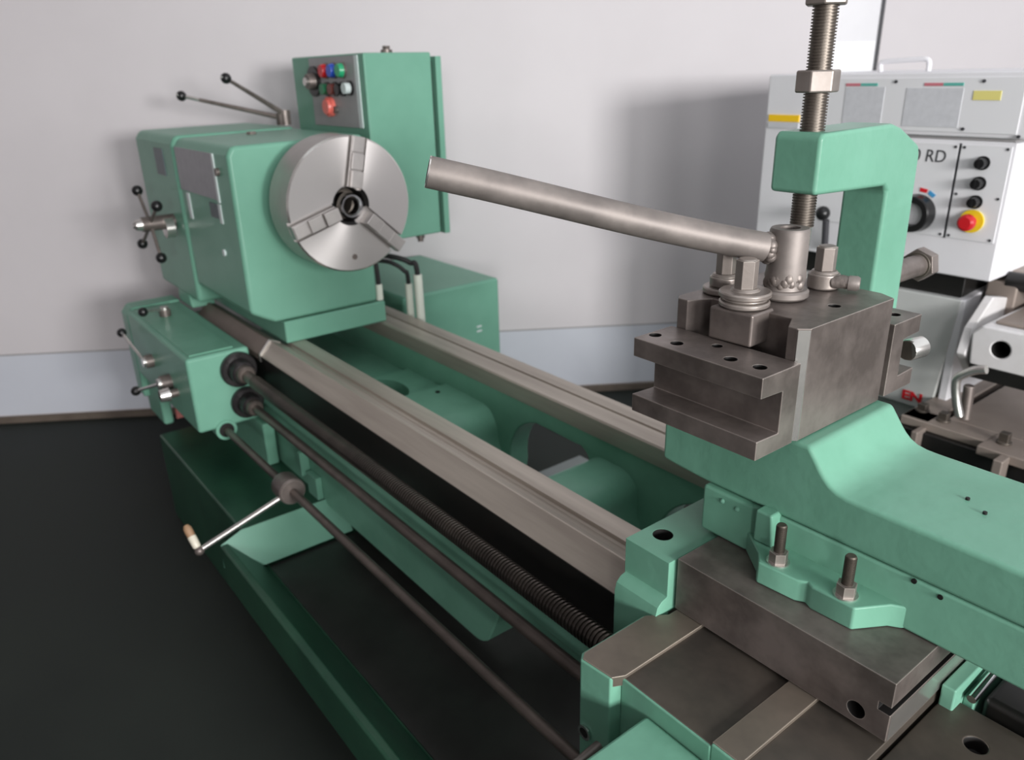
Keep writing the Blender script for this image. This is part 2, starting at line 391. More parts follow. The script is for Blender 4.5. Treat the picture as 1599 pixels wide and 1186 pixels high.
# chuck
ck = mb('chuckside').revolve((-.135, 0, 1.2), (1, 0, 0), [(0, .194), (.006, .2), (.128, .2)], 96)
ck = MB().mat('chuckside')
seg = 96
def ring(mb_, prof, names):
    """revolved closed shell around the spindle axis, a material for each band"""
    base = [Vector((t, 0, 1.2)) for t, r in prof]
    for i in range(len(prof)-1):
        v = []; 
        for t, r in (prof[i], prof[i+1]):
            for k in range(seg): a = 2*PI*k/seg; v.append((t, r*math.cos(a), 1.2+r*math.sin(a)))
        mb_.mat(names[i]).add(v, [(k, (k+1) % seg, seg+(k+1) % seg, seg+k) for k in range(seg)])
    return mb_
ring(ck, [(-.135, .055), (-.135, .194), (-.129, .2), (-.005, .2), (0, .195), (0, .060), (-.012, .052), (-.06, .050), (-.135, .055)],
     ['chuckside', 'chuckside', 'chuckside', 'bright', 'face', 'hole', 'hole', 'hole'])
# weld the bands
bmw = bmesh.new(); vv = [bmw.verts.new(p) for p in ck.v]; bmw.verts.ensure_lookup_table()
for f_, mi_ in zip(ck.f, ck.mi):
    nf = bmw.faces.new([vv[i] for i in f_]); nf.material_index = mi_
bmesh.ops.remove_doubles(bmw, verts=bmw.verts, dist=1e-5)
bmw.verts.index_update()
ck.v = [v.co.copy() for v in bmw.verts]; ck.f = [tuple(v.index for v in f_.verts) for f_ in bmw.faces]; ck.mi = [f_.material_index for f_ in bmw.faces]; bmw.free()
slots = MB().mat('jaw')
def jawbox(m_, th, r0, r1, t0, t1, x0, x1):
    a = math.radians(th); u = Vector((0, math.cos(a), math.sin(a))); n = Vector((0, -math.sin(a), math.cos(a)))
    c = Vector((0, 0, 1.2)); v = []
    for x in (x0, x1):
        for r, t in ((r0, t0), (r1, t0), (r1, t1), (r0, t1)): v.append(c+u*r+n*t+Vector((x, 0, 0)))
    return m_.add(v, [(0, 1, 2, 3), (7, 6, 5, 4), (0, 4, 5, 1), (1, 5, 6, 2), (2, 6, 7, 3), (3, 7, 4, 0)])
JA = [77, 197, 317]
for th in JA: jawbox(slots, th, .045, .23, -.030, .030, -.022, .03)
co = part('chuck', ck, LA, cuts=slots, ang=30)
part('chuck_backplate', mb('bsteel').cyl((-.2, 0, 1.2), (-.135, 0, 1.2), .15, seg=48).mat('hole').cyl((-.136, 0, 1.2), (-.128, 0, 1.2), .056, seg=40), co)
part('spindle_nose', mb('dsteel').revolve((-.13, 0, 1.2), (1, 0, 0), [(0, .034), (.07, .034), (.07, .047), (0, .047)], 40, close=False).mat('chrome').revolve((-.062, .012, 1.194), (1, 0, 0), [(0, .024), (.04, .026), (.046, .030), (.046, .034), (.04, .038), (0, .038)], 40, close=False), co, label='dark ringed spindle bore')
for th, out in zip(JA, (0, 0, .018)):
    j = MB().mat('jaw')
    r0 = .052+out*.6
    jawbox(j, th, r0, .199+out, -.020, .022, -.021, .006)
    jawbox(j, th, r0, r0+.048, -.018, .020, .006, .026)
    jawbox(j, th, r0+.052, r0+.098, -.018, .020, .006, .018)
    jawbox(j, th, r0+.102, .197+out, -.018, .020, .006, .011)
    part('jaw', j, co, .0015)
a = math.radians(268)
part('set_screw', mb('bsteel').cyl((0, .155*math.cos(a), 1.2+.155*math.sin(a)), (.002, .155*math.cos(a), 1.2+.155*math.sin(a)), .009, seg=16), co)

# control cabinet behind the headstock
cb = mb('green').box(-.885, -.312, .25, .512, 1.005, 1.628)
cbo = part('control_cabinet', cb, LA, .006)
part('cabinet_door', mb('green').box(-.885, -.308, .527, .550, 1.0, 1.615).mat('grease_shade').box(-.87, -.335, .510, .528, 1.02, 1.60), cbo, .002)  # black filler paints the shade in the gap behind the door
part('lifting_stud', mb('bsteel').cyl((-.42, .40, 1.628), (-.42, .40, 1.64), .02).hexa((-.42, .40, 1.64), (-.42, .40, 1.652), .026), cbo)
part('cable_gland', mb('bsteel').cyl((-.37, .455, 1.005), (-.37, .455, .985), .016).cyl((-.37, .455, .985), (-.37, .455, .972), .011), cbo)
part('switch_panel', mb('panel').box(-.725, -.375, .246, .25, 1.392, 1.622).mat('lplate').box(-.372, -.350, .2465, .25, 1.392, 1.622), cbo, label='grey push-button panel')
rs = mb('black').cyl((-.69, .246, 1.543), (-.69, .238, 1.543), .052, seg=32).mat('bsteel').cyl((-.69, .238, 1.543), (-.69, .215, 1.543), .030, .026).mat('bright').cyl((-.69, .215, 1.543), (-.69, .205, 1.543), .014)
part('rotary_switch', rs, cbo)
for x, z, n in ((-.585, 1.577, 'red'), (-.520, 1.577, 'blue'), (-.455, 1.577, 'glamp')):
    part('indicator_lamp', mb('bsteel').cyl((x, .246, z), (x, .238, z), .026).mat(n).cyl((x, .238, z), (x, .222, z), .024, .020), cbo, label={'red': 'red', 'blue': 'blue', 'glamp': 'green'}[n]+' indicator lamp')
for x, z, n, l in ((-.585, 1.517, 'gdark', 'green push button'), (-.522, 1.517, 'brownred', 'brown-red push button'), (-.466, 1.517, 'black', 'black push button'), (-.412, 1.520, 'lplate', 'pale selector switch')):
    part('push_button', mb('black').cyl((x, .246, z), (x, .238, z), .024).mat(n).cyl((x, .238, z), (x, .218, z), .018), cbo, label=l)
part('emergency_button', mb('orange').cyl((-.575, .246, 1.458), (-.575, .232, 1.458), .034).cyl((-.575, .232, 1.458), (-.575, .222, 1.458), .028, .025).mat('bsteel').cyl((-.535, .246, 1.448), (-.535, .236, 1.448), .012), cbo, label='salmon-red emergency stop button')

# feed gearbox
gb = mb('green').box(-.98, -.25, -.487, -.287, .505, .758)
go = part('feed_gearbox', gb, LA, .012, 3)
part('side_panel', mb('green').prism([(-.487, .40), (-.487, .735), (-.465, .764), (-.287, .764), (-.287, .40)], 'X', -1.08, -.985), go, .01)
part('top_cover', mb('cast').box(-.955, -.275, -.468, -.330, .757, .762), go, .002)
part('corner_post', mb('green').box(-1.04, -.83, -.466, -.428, .325, .515), go, .012, 3)
part('lower_plate', mb('rust').box(-.86, -.845, -.415, -.33, .335, .47), go, label='dusty red plate below the gearbox')
part('rear_bracket', mb('green').prism([(-1.0, .755), (-1.0, .80), (-.97, .825), (-.90, .825), (-.855, .80), (-.84, .755)], 'Y', -.285, -.195), go, .008)
for (y, z, r) in ((-.333, .692, .058), (-.322, .575, .053)):
    fl = mb('blackened').revolve((-.25, y, z), (1, 0, 0), [(0, r), (.014, r), (.018, r-.004), (.018, r*.70), (.055, r*.64), (.06, r*.56)], 36).mat('rod').revolve((-.2, y, z), (1, 0, 0), [(0, r*.5), (.03, r*.5), (.035, r*.42)], 28)
    f_o = part('shaft_flange', fl, go)
    for k in range(6):
        a = PI/3*k+.3
        if k in (0,): pass
        fl_b = mb('hole').cyl((-.234, y+r*.84*math.cos(a), z+r*.84*math.sin(a)), (-.2305, y+r*.84*math.cos(a), z+r*.84*math.sin(a)), .0052, seg=10)
        part('socket_screw', fl_b, go)
part('rod_bearing', mb('green').cyl((-.30, -.402, .497), (-.246, -.402, .497), .034).mat('hole').cyl((-.247, -.402, .497), (-.244, -.402, .497), .024), go)
def ballever(name, hub0, hub1, hr, tip, parent, kr=.017, hm='bsteel', tm='bright'):
    l_ = mb(hm).cyl(hub0, hub1, hr).mat(tm).cyl(hub1, Vector(hub1)+(Vector(hub1)-Vector(hub0)).normalized()*.01, hr*.75).tube([hub1, tip], .006, 10).mat('black').ball(tip, kr)
    part(name, l_, parent)
ballever('feed_lever', (-.79, -.395, .76), (-.79, -.395, .785), .02, (-.755, -.475, .80), go)
ballever('feed_lever', (-.70, -.487, .635), (-.70, -.512, .635), .024, (-.90, -.532, .700), go)
ballever('feed_lever', (-.49, -.487, .618), (-.49, -.520, .618), .026, (-.68, -.566, .545), go)
part('selector_knob', mb('bsteel').cyl((-.42, -.487, .60), (-.42, -.515, .60), .014).mat('bright').cyl((-.42, -.515, .60), (-.42, -.545, .60), .024, .02), go)

# lead screw, feed rod, control rod
def thread(m_, p0, d, L, r, pitch, depth, seg=20):
    prof = []; n = int(L/pitch)
    for i in range(n): prof += [(i*pitch, r), (i*pitch+pitch*.45, r), (i*pitch+pitch*.5, r-depth), (i*pitch+pitch*.95, r-depth)]
    return m_.revolve(p0, d, prof, seg)
part('lead_screw', thread(mb('rod').cyl((-.19, -.333, .690), (-.1, -.333, .690), .0175).mat('screwsteel'), (-.1, -.333, .690), (1, 0, 0), 1.75, .021, .0085, .0028, 18), LA, ang=25)
part('feed_rod', mb('rod').cyl((-.2, -.322, .575), (1.7, -.322, .575), .0135), LA)
cr = mb('rod').cyl((-.245, -.402, .497), (1.47, -.402, .497), .0115)
cro = part('control_rod', cr, LA)
part('lever_hub', mb('bsteel').revolve((.205, -.402, .497), (1, 0, 0), [(0, .018), (.01, .034), (.02, .038), (.075, .038), (.08, .034)], 28), cro)
lv = mb('bright').tube([(.265, -.402, .492), (.222, -.652, .388)], .0075, 12).mat('bsteel').ball((.222, -.656, .386), .013).mat('cream').revolve((.218, -.658, .392), (-.45, -.1, .6), [(0, .007), (.006, .0105), (.034, .0115), (.037, .0105)], 20).mat('tan').revolve((.196, -.663, .421), (-.45, -.1, .6), [(0, .0105), (.016, .0115), (.026, .0105), (.034, .006)], 18)
part('control_lever', lv, cro, label='chrome lever with a cream grip')

# base: pedestal and chip tray
pd = mb('shaded_green').box(-.72, .13, -.515, .22, .0, .345).box(-1.0, -.72, -.12, .2, 0, .5)
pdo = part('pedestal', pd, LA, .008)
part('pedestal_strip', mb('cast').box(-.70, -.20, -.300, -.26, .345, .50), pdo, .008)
part('end_slope', mb('green').add([(.13, -.578, .322), (.13, -.515, .348), (.13, -.20, .348), (.19, -.20, .245), (.19, -.48, .245), (.12, -.20, .24), (.12, -.578, .24)], [(0, 4, 1), (1, 4, 3, 2), (0, 1, 2, 5, 6), (2, 3, 5), (0, 6, 4), (4, 6, 5, 3)]), pdo, label='light sloping plate between pedestal and chip tray')
part('bracket', mb('green').box(.05, .12, -.27, -.25, .345, .42), pdo, .003)
part('bracket', mb('green').box(.02, .04, -.28, -.25, .40, .48), pdo, .003)
tr = mb('shaded_green')
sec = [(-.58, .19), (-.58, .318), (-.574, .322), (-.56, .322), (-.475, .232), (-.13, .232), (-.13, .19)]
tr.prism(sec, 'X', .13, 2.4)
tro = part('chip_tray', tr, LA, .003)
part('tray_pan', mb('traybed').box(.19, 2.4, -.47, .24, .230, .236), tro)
part('tray_foot', mb('shaded_green').box(.13, 2.3, -.50, .24, 0, .19), tro)
part('added_rear_sheet', mb('greysheet').box(.2, 2.3, .26, .75, .17, .19), tro, .003, label='added grey sheet behind the bed')  # added so the bed's opening shows a lighter grey behind
part('tray_back', mb('shaded_green').box(.13, 2.4, .24, .26, .19, .34), tro, .003)

# ------------------------------------------------------------------ green box behind the headstock
MC = thing('motor_cabinet', 'plain green steel box standing behind the headstock against the wall', 'cabinet', (-.7, .65, 0))
part('body', mb('green').prism([(-1.02, 0), (-1.02, .758), (-.40, .758), (-.40, 0)], 'Y', .375, .84), MC, .014, 3)
part('louvre', mb('lplate').box(-.401, -.398, .715, .740, .565, .572).box(-.401, -.398, .715, .740, .545, .552), MC, label='two small bright vents')
def cable(lab, pts, s0, s1, r=.0075, sr=.013):
    t = thing('cable', lab, 'cable', pts[0], 'sleeved cables behind the chuck')
    part('wire', mb('rubber').tube(bez(pts), r, 10), t)
    part('sleeve', mb('sleeve').revolve(s0, Vector(s1)-Vector(s0), [(0, sr), ((Vector(s1)-Vector(s0)).length, sr)], 16), t, label='pale cable sleeve')
    return t
cable('black cable in a short pale sleeve against the headstock side', [(-.215, .1795, .83), (-.215, .1795, .90), (-.22, .1795, .95), (-.23, .1795, 1.0)], (-.215, .1795, .830), (-.215, .1795, .885), .008, .0125)
cable('black cable in a pale sleeve, left of the pair behind the rear way', [(-.226, .305, .60), (-.226, .305, .87), (-.235, .295, .91), (-.27, .26, .94), (-.34, .21, .945)], (-.226, .305, .60), (-.226, .305, .862))
cable('black cable in the longest pale sleeve, right of the pair behind the rear way', [(-.165, .31, .60), (-.167, .31, .91), (-.185, .292, .948), (-.23, .25, .968), (-.33, .208, .966)], (-.163, .31, .60), (-.167, .31, .905), .009, .0155)

# ------------------------------------------------------------------ carriage
CA = thing('lathe_carriage', 'lathe carriage with steel saddle and long green compound slide across the bed', 'carriage', (1.62, -.1, .754))
# saddle: wing on the bed, steel slide strips, green front
wg = mb('cast').box(1.402, 1.494, -.265, .40, .756, .850)
part('saddle_wing', wg.prism([(-.290, .60), (-.290, .762), (-.286, .776), (-.277, .784), (-.262, .788), (-.25, .60)], 'X', 1.404, 1.494), CA, .006, cuts=mb('hole').cyl((1.434, -.212, .80), (1.434, -.212, .95), .0165))
sa = mb('cast').prism([(1.478, -.30), (1.478, -.432), (1.488, -.444), (1.543, -.438), (1.5475, -.4215), (1.5475, .40), (1.53, .40), (1.50, -.30)], 'Z', .56, .7612)
sa.box(1.5475, 1.704, -.4205, .40, .58, .7566).box(1.704, 1.7445, -.4195, .40, .58, .7612).box(1.744, 2.0, -.420, .40, .58, .70)
sao = part('saddle', sa, CA, .0025)
part('slide_strip', mb('saddle').prism([(1.4815, -.30), (1.4815, -.430), (1.4895, -.4405), (1.5435, -.435), (1.5525, -.417), (1.5525, .36), (1.52, .36), (1.503, -.27)], 'Z', .745, .7625), sao, .0008)
part('slide_strip', mb('saddle').box(1.704, 1.7475, -.4165, .36, .745, .7625), sao, .0008)
part('middle_pan', mb('dsteel').box(1.5522, 1.704, -.4175, .36, .745, .7572), sao)
part('right_pan', mb('dsteel').box(1.7475, 1.84, -.43, .36, .695, .7565), sao, .001)
part('right_ledge', mb('dsteel').box(1.844, 2.0, -.43, -.085, .700, .742), sao, .003, cuts=mb('hole').cyl((1.909, -.145, .72), (1.909, -.145, .76), .0135))
part('end_block', mb('green').box(1.845, 1.864, -.112, .035, .70, .776), sao, .003)
part('end_strip', mb('chrome').cyl((1.876, -.088, .757), (1.876, .035, .768), .006), sao)
part('end_plate', mb('green').box(1.864, 1.878, -.080, .035, .70, .752), sao, .002)
part('dark_guard', mb('grease_shade').box(1.885, 2.2, -.075, .35, .60, .76), sao, .01)
# apron
ap = mb('cast').box(1.50, 1.60, -.4195, -.30, .36, .70).box(1.598, 2.0, -.58, -.4215, .36, .729)
apo = part('apron', ap, CA, .006)
part('bushing', mb('chrome').revolve((1.499, -.4432, .632), (0, -1, 0), [(0, .0085), (.003, .0085), (.003, .0125), (0, .0125)], 28, close=False).mat('hole').cyl((1.499, -.4455, .632), (1.499, -.440, .632), .0088), apo, label='chrome-ringed hole')
part('apron_knob', mb('knob').revolve((1.525, -.52, .615), (-.2, -.7, -.3), [(0, .012), (.004, .022), (.03, .024), (.04, .018)], 24).mat('chrome').cyl((1.522, -.535, .607), (1.512, -.57, .592), .012).mat('bsteel').cyl((1.525, -.43, .625), (1.525, -.53, .612), .008), apo)
# cross slide
cs = mb('bsteel').box(1.50, 1.842, -.252, .36, .764, .856)
cc = mb('hole').box(1.832, 1.86, -.20, .5, .808, .818).box(1.822, 1.86, -.27, -.245, .805, .822)
cc.cyl((1.804, -.26, .795), (1.804, -.22, .795), .0125)
cso = part('cross_slide', cs, CA, .002, cuts=mb('hole').box(1.826, 1.86, -.30, .5, .806, .818).cyl((1.800, -.27, .785), (1.800, -.225, .785), .012))
part('slide_edge', mb('bright').box(1.8415, 1.8425, -.249, .3, .764, .803), cso, label='bright lower end face')  # brighter steel along the lower part of the end face
# compound slide
TZ = 1.065
cbp = mb('cast')
# base block with the two bolted flange lugs
cbp.prism([(1.466, -.158), (1.55, -.158), (1.58, -.150), (2.05, -.1498), (2.05, .078), (1.466, .078)], 'Z', .857, .938)
cbo2 = part('compound_base', cbp, CA, .005)
part('flange', mb('cast').prism([(1.552, -.155), (1.598, -.192), (1.612, -.212), (1.672, -.207), (1.684, -.200), (1.696, -.206), (1.755, -.204), (1.782, -.160), (1.80, -.148), (1.56, -.140)], 'Z', .8565, .892), cbo2, .003)
part('gusset', mb('cast').prism([(1.572, .892), (1.572, .945), (1.600, .945), (1.606, .892)], 'Y', -.17, -.14), cbo2, .004)
for x, y in ((1.630, -.190), (1.732, -.186)):
    b_ = mb('bright').cyl((x, y, .892), (x, y, .8945), .0165, seg=28).mat('steel').hexa((x, y, .8945), (x, y, .9105), .0235, .3)
    thread(b_.mat('thread'), (x, y, .9105), (0, 0, 1), .042, .0078, .0016, .0007, 18); b_.revolve((x, y, .9525), (0, 0, 1), [(0, .0074), (.002, .006)], 18)
    part('stud_bolt', b_, cbo2, ang=25)
ts = mb('cast')
prof = [(1.372, .945), (1.372, TZ), (1.634, TZ), (1.655, 1.036), (1.662, 1.0275), (1.671, 1.0195), (1.682, 1.0138), (1.696, 1.0107), (1.715, 1.0098)]
prof += [(2.05, 1.008), (2.05, .9385), (1.46, .9385), (1.40, .942)]
ts.prism(prof, 'Y', -.150, .078)
tso = part('top_slide', ts, CA, .007, 3)
for x, z in ((1.505, .924), (1.533, .922)):
    part('gib_screw', mb('green').ball((x, -.158, z), .0045, 10), cbo2)
for x, y in ((1.672, -.105), (1.676, .045), (1.80, -.03), (1.83, -.05)):
    part('dowel_pin', mb('hole').cyl((x, y, 1.004), (x, y, 1.0125), .0028, seg=10), tso)
for x, z in ((1.80, .935), (1.834, .93)):
    part('dowel_pin', mb('hole').cyl((x, -.149, z), (x, -.1515, z), .0035, seg=10), tso)
part('frame_foot', mb('cast').box(1.40, 1.49, .078, .33, .945, TZ), tso, .006)

# ------------------------------------------------------------------ tool post
TP = thing('tool_post', 'square steel tool post with a slotted front holder and hex clamp bolts', 'tool post', (1.50, -.04, TZ))
body = [(1.615, -.150), (1.602, -.163), (1.588, -.163), (1.570, -.128), (1.434, -.128), (1.416, -.163), (1.398, -.163), (1.388, -.150), (1.388, .068), (1.400, .08), (1.588, .08), (1.615, .066)]
tpb = part('body', mb('bsteel').prism(body, 'Z', TZ+.002, 1.232), TP, .0016, cuts=mb('hole').cyl((1.577, -.032, 1.2), (1.577, -.032, 1.25), .0085, seg=16))
part('corner_strip', mb('bright').prism([(1.6155, -.1525), (1.6045, -.1637), (1.6030, -.163), (1.615, -.1505)], 'Z', TZ+.003, 1.230), tpb, label='bright chamfered corner')
def holder(y0, y1, yin, sgn, name, lab):
    z0, z1 = TZ+.004, 1.187
    if sgn < 0: pr = [(y1, z0), (y0, z0), (y0, 1.097), (yin, 1.095), (yin, 1.156), (y0, 1.158), (y0, z1), (y1, z1)]
    else: pr = [(y0, z0), (y1, z0), (y1, 1.097), (yin, 1.095), (yin, 1.156), (y1, 1.158), (y1, z1), (y0, z1)]
    ct = mb('hole')
    hs_ = [(1.404, .032), (1.450, .027), (1.496, .060), (1.542, .030), (1.587, .033)]
    for x, dy in hs_:
        y = y0+dy if sgn < 0 else y1-dy
        ct.cyl((x, y, 1.162), (x, y, 1.21), .0092 if dy < .05 else .0075, seg=16)
    return part(name, mb('bsteel').prism(pr, 'X', 1.391, 1.615), TP, .0012, cuts=ct, label=lab)
holder(-.250, -.1655, -.202, -1, 'tool_holder', 'slotted channel holder with bolt holes on top')
holder(.082, .166, .118, 1, 'tool_holder', 'rear slotted holder')
part('retaining_pin', mb('dsteel').cyl((1.606, .155, 1.126), (1.606, .157, 1.126), .0160).mat('bright').revolve((1.606, .157, 1.126), (.25, 1, .05), [(0, .0165), (.002, .0175), (.030, .0175), (.032, .016)], 28), TP, label='bright round pin end')
part('clamp_block', mb('bsteel').prism([(1.464, -.172), (1.536, -.169), (1.534, -.115), (1.462, -.115)], 'Z', 1.188, 1.236), TP, .004, 3)
def hexbolt(x, y, z, head=.030, name='clamp_bolt', hh=.042, stack=((.037, .010), (.034, .007), (.039, .010))):
    b_ = mb('steel'); zz = z
    for r, h in stack:
        b_.revolve((x, y, zz), (0, 0, 1), [(0, r-.002), (.002, r), (h-.002, r), (h, r-.002)], 36); zz += h
    b_.revolve((x, y, zz), (0, 0, 1), [(0, .021), (.004, .018)], 24); zz += .004
    b_.hexa((x, y, zz), (x, y, zz+hh), head, .25).revolve((x, y, zz+hh), (0, 0, 1), [(0, head*.5), (.002, head*.42)], 24)
    return part(name, b_, TP, .0012)
hexbolt(1.497, -.136, 1.237, .028, hh=.040, stack=((.036, .008), (.032, .005), (.037, .009)))
hexbolt(1.425, -.088, 1.233, .026, hh=.034, stack=((.033, .010), (.023, .016)))
hexbolt(1.512, .043, 1.233, .028, hh=.036, stack=((.024, .024),))
nip = mb('weld').tube([(1.530, .036, 1.246), (1.543, .042, 1.248), (1.556, .047, 1.247)], [.0095, .0105, .0095], 14).mat('pipe').revolve((1.552, .0455, 1.247), (.9, .4, 0), [(0, .0115), (.012, .0115), (.016, .009)], 18)
part('grease_nipple', nip, TP)

# ------------------------------------------------------------------ pipe wrench handle on the tool post
PH = thing('socket_wrench', 'long steel pipe handle welded to a round socket on the tool post', 'wrench', (1.50, -.045, 1.233))
sx_, sy_ = 1.502, -.047
so = MB().mat('pipe')
so.revolve((sx_, sy_, 1.234), (0, 0, 1), [(0, .033), (.003, .036), (.010, .036), (.013, .033), (.0135, .028), (.022, .0265)], 40)
so.revolve((sx_, sy_, 1.255), (0, 0, 1), [(0, .0285), (.012, .030), (.022, .0285), (.078, .0285), (.082, .0265), (.082, .0145), (.03, .0145), (.03, .001)], 40)
soo = part('socket', so, PH, ang=35)
part('socket_bore', mb('hole').cyl((sx_, sy_, 1.30), (sx_, sy_, 1.318), .0144), PH, label='dark bore of the socket')
wb = mb('weld')
for i in range(22):
    a_ = math.radians(130+i*11.5)
    wb.ball((sx_+.0228*math.cos(a_), sy_+.0228*math.sin(a_), 1.262+.005*math.sin(i*2.1)+.002*math.sin(i*5.3)), .0080+.0010*math.sin(i*1.7), 10, 1.2)
for i in range(16):
    a_ = 2*PI*i/16
    wb.ball(Vector((1.486, -.076, 1.309))+Vector((.0145*math.cos(a_)*.8, -.0145*math.cos(a_)*.45, .0155*math.sin(a_)))+Vector((-.5, -.8, 0))*(.002*math.sin(i*3.1)), .0082+.0012*math.sin(i*2.3), 10, 1.0)
part('weld_bead', wb, PH, ang=60)
P1 = Vector((1.484, -.082, 1.311)); P2 = Vector((1.231, -.490, 1.436))
dv = (P2-P1); pts = [P1+dv*t+Vector((0, 0, -.006*math.sin(PI*min(1, t*1.15))*(1-t)))for t in [i/14 for i in range(15)]]
pp = mb('pipe').tube(pts, .0215, 28)
part('pipe_handle', pp, PH, ang=40)
dn = dv.normalized()
part('pipe_rim', mb('bright').revolve(P2-dn*.001, dn, [(0, .0217), (.002, .0213), (.002, .0172), (0, .0172)], 28, close=False).mat('hole').cyl(P2, P2+dn*.0012, .0166), PH, label='bright cut rim at the pipe end')

# ------------------------------------------------------------------ C frame with the screw
CF = thing('clamp_frame', 'green C-shaped arm with a tall threaded screw standing behind the tool post', 'clamp', (1.46, .27, TZ))
x0, x1 = 1.420, 1.500
arm = [(.012, 1.375), (.012, 1.458), (.020, 1.464), (.215, 1.466), (.245, 1.458), (.312, 1.427), (.318, 1.41), (.330, TZ), (.226, TZ), (.226, 1.358), (.214, 1.368)]
cfo = part('arm', mb('cast').prism(arm, 'X', x0, x1), CF, .007, 3)
sc = MB().mat('thread'); RX, RY = 1.462, .046
sc.cyl((RX, RY, 1.36), (RX, RY, 1.36+.02), .0150)
thread(sc, (RX, RY, 1.322), (0, 0, 1), .052, .0182, .0042, .0024, 24); thread(sc, (RX, RY, 1.46), (0, 0, 1), .26, .0182, .0042, .0024, 24)
sc.mat('bright').revolve((RX, RY, 1.288), (0, 0, 1), [(0, .0125), (.004, .0155), (.034, .0155)], 24)
part('screw', sc, CF, ang=25)
part('lock_nut', mb('steel').hexa((RX, RY, 1.518), (RX, RY, 1.549), .055, .22), CF, .003, 3)
part('lock_nut', mb('steel').hexa((RX, RY, 1.634), (RX, RY, 1.664), .055, .5), CF, .003, 3)
sb = mb('bsteel').cyl((1.462, .33, 1.190), (1.462, .47, 1.190), .0205).hexa((1.462, .462, 1.190), (1.462, .488, 1.190), .056, .35).mat('dsteel').revolve((1.462, .461, 1.190), (0, -1, 0), [(0, .026), (.002, .024)], 24)
part('side_bolt', sb, CF, .0015)

# ------------------------------------------------------------------ the white lathe behind
WL = thing('white_lathe', 'white enamelled lathe with dials and a red stop button behind the green one', 'lathe', (1.2, 1.2, .264))
YW = .90
hw = mb('white').box(.79, 1.436, YW, 1.45, 1.072, 1.385).box(.79, 1.452, YW-.004, 1.45, 1.392, 1.532)
hw.box(.79, .945, YW-.0042, 1.45, 1.075, 1.53)
hwo = part('headstock', hw.mat('seam').box(.80, 1.43, YW+.006, 1.44, 1.384, 1.393), WL, .008)
part('base_plinth', mb('wgrey').box(.80, 1.37, YW+.03, 1.40, .264, .74), WL, .01)
g2 = mb('wgrey').prism([(.84, .715), (1.358, .715), (1.384, 1.018), (.84, 1.012)], 'Y', YW-.001, 1.35)
part('gearbox', g2.mat('grease_shade').box(.86, 1.375, YW+.02, 1.33, 1.010, 1.075), WL, .004)  # set-back black box paints the shade in the recess above the gearbox
part('side_casting', mb('white').prism([(YW+.001, .715), (YW+.001, 1.018), (1.06, 1.03), (1.15, .93), (1.16, .715)], 'X', 1.37, 1.392), WL, .004)
def plate(x0, x1, z0, z1, name='instruction_plate', mt='lplate2', t=.003, y=YW, lab=None, par=None):
    return part(name, mb(mt).box(x0, x1, y-t, y+.0005, z0, z1), par or hwo, .0006, label=lab)
plate(.96, 1.43, 1.402, 1.520, 'chart_plate', 'lplate2', .003, YW-.004, 'white chart plate')
plate(1.02, 1.122, 1.412, 1.500, 'chart', 'chart', .0042, YW-.004, 'pale grey chart')
plate(1.175, 1.305, 1.412, 1.498, 'chart', 'chart', .0042, YW-.004, 'pale grey chart')
for a_, b_, n in ((1.019, 1.058, 'pinkbar'), (1.058, 1.102, 'tealbar'), (1.215, 1.258, 'pinkbar'), (1.258, 1.303, 'tealbar')):
    plate(a_, b_, 1.502, 1.509, 'colour_bar', n, .0045, YW-.004, 'faded red bar' if n == 'pinkbar' else 'teal bar')
plate(1.327, 1.385, 1.472, 1.492, 'caution_label', 'paley', .0045, YW-.004, 'pale yellow caution label')
plate(.802, .896, 1.412, 1.430, 'caution_label', 'yellow', .0042, YW-.004, 'bright yellow caution label')
plate(.802, .896, 1.395, 1.409, 'label_text', 'chart', .0042, YW-.004)
plate(.95, 1.314, 1.162, 1.376, lab='white dial plate'); plate(1.320, 1.427, 1.162, 1.376, lab='white switch plate')
part('panel_gap', mb('ink').box(1.3145, 1.3195, YW-.002, YW, 1.160, 1.378), hwo)
for x, z in ((1.308, 1.370), (1.3275, 1.370), (1.419, 1.370), (1.308, 1.168), (1.3275, 1.168), (1.419, 1.168), (1.3275, 1.265), (1.419, 1.262)):
    part('screw', mb('ink').cyl((x, YW-.003, z), (x, YW-.0048, z), .0032, seg=10), hwo)
for x, z in ((1.147, 1.512), (1.345, 1.512), (1.318, 1.410), (1.436, 1.398)):
    part('screw', mb('ink').cyl((x, YW-.007, z), (x, YW-.010, z), .0038, seg=10), hwo)
lettering('model_lettering', '0 RD', .040, (1.2125, YW-.0032, 1.3335), (PI/2, 0, 0), 'ink', hwo, .0006, 0, .05, .92)
dl = mb('black').revolve((1.243, YW-.003, 1.211), (0, -1, 0), [(0, .046), (.03, .043), (.032, .040), (.032, .028), (.01, .027)], 40).mat('lplate2').cyl((1.243, YW-.012, 1.211), (1.243, YW-.018, 1.211), .0265, seg=32)
part('speed_dial', dl, hwo, label='dark ring dial with white centre')
def fan(a0, a1, n, lab):
    q = [(1.243+r*math.cos(math.radians(a)), 1.211+r*math.sin(math.radians(a))) for r, a in ((.052, a0), (.052, a1), (.061, a1), (.061, a0))]
    part('dial_mark', mb(n).prism(q, 'Y', YW-.0045, YW-.003), hwo, label=lab)
fan(72, 90, 'redpaint', 'red dial mark'); fan(50, 67, 'bluep', 'blue dial mark')
for z in (1.338, 1.293, 1.251):
    part('selector_switch', mb('black').cyl((1.373, YW-.003, z), (1.373, YW-.007, z), .0155).cyl((1.373, YW-.007, z), (1.373, YW-.026, z), .0125, .011).box(1.371, 1.375, YW-.030, YW-.024, z-.010, z+.010), hwo)
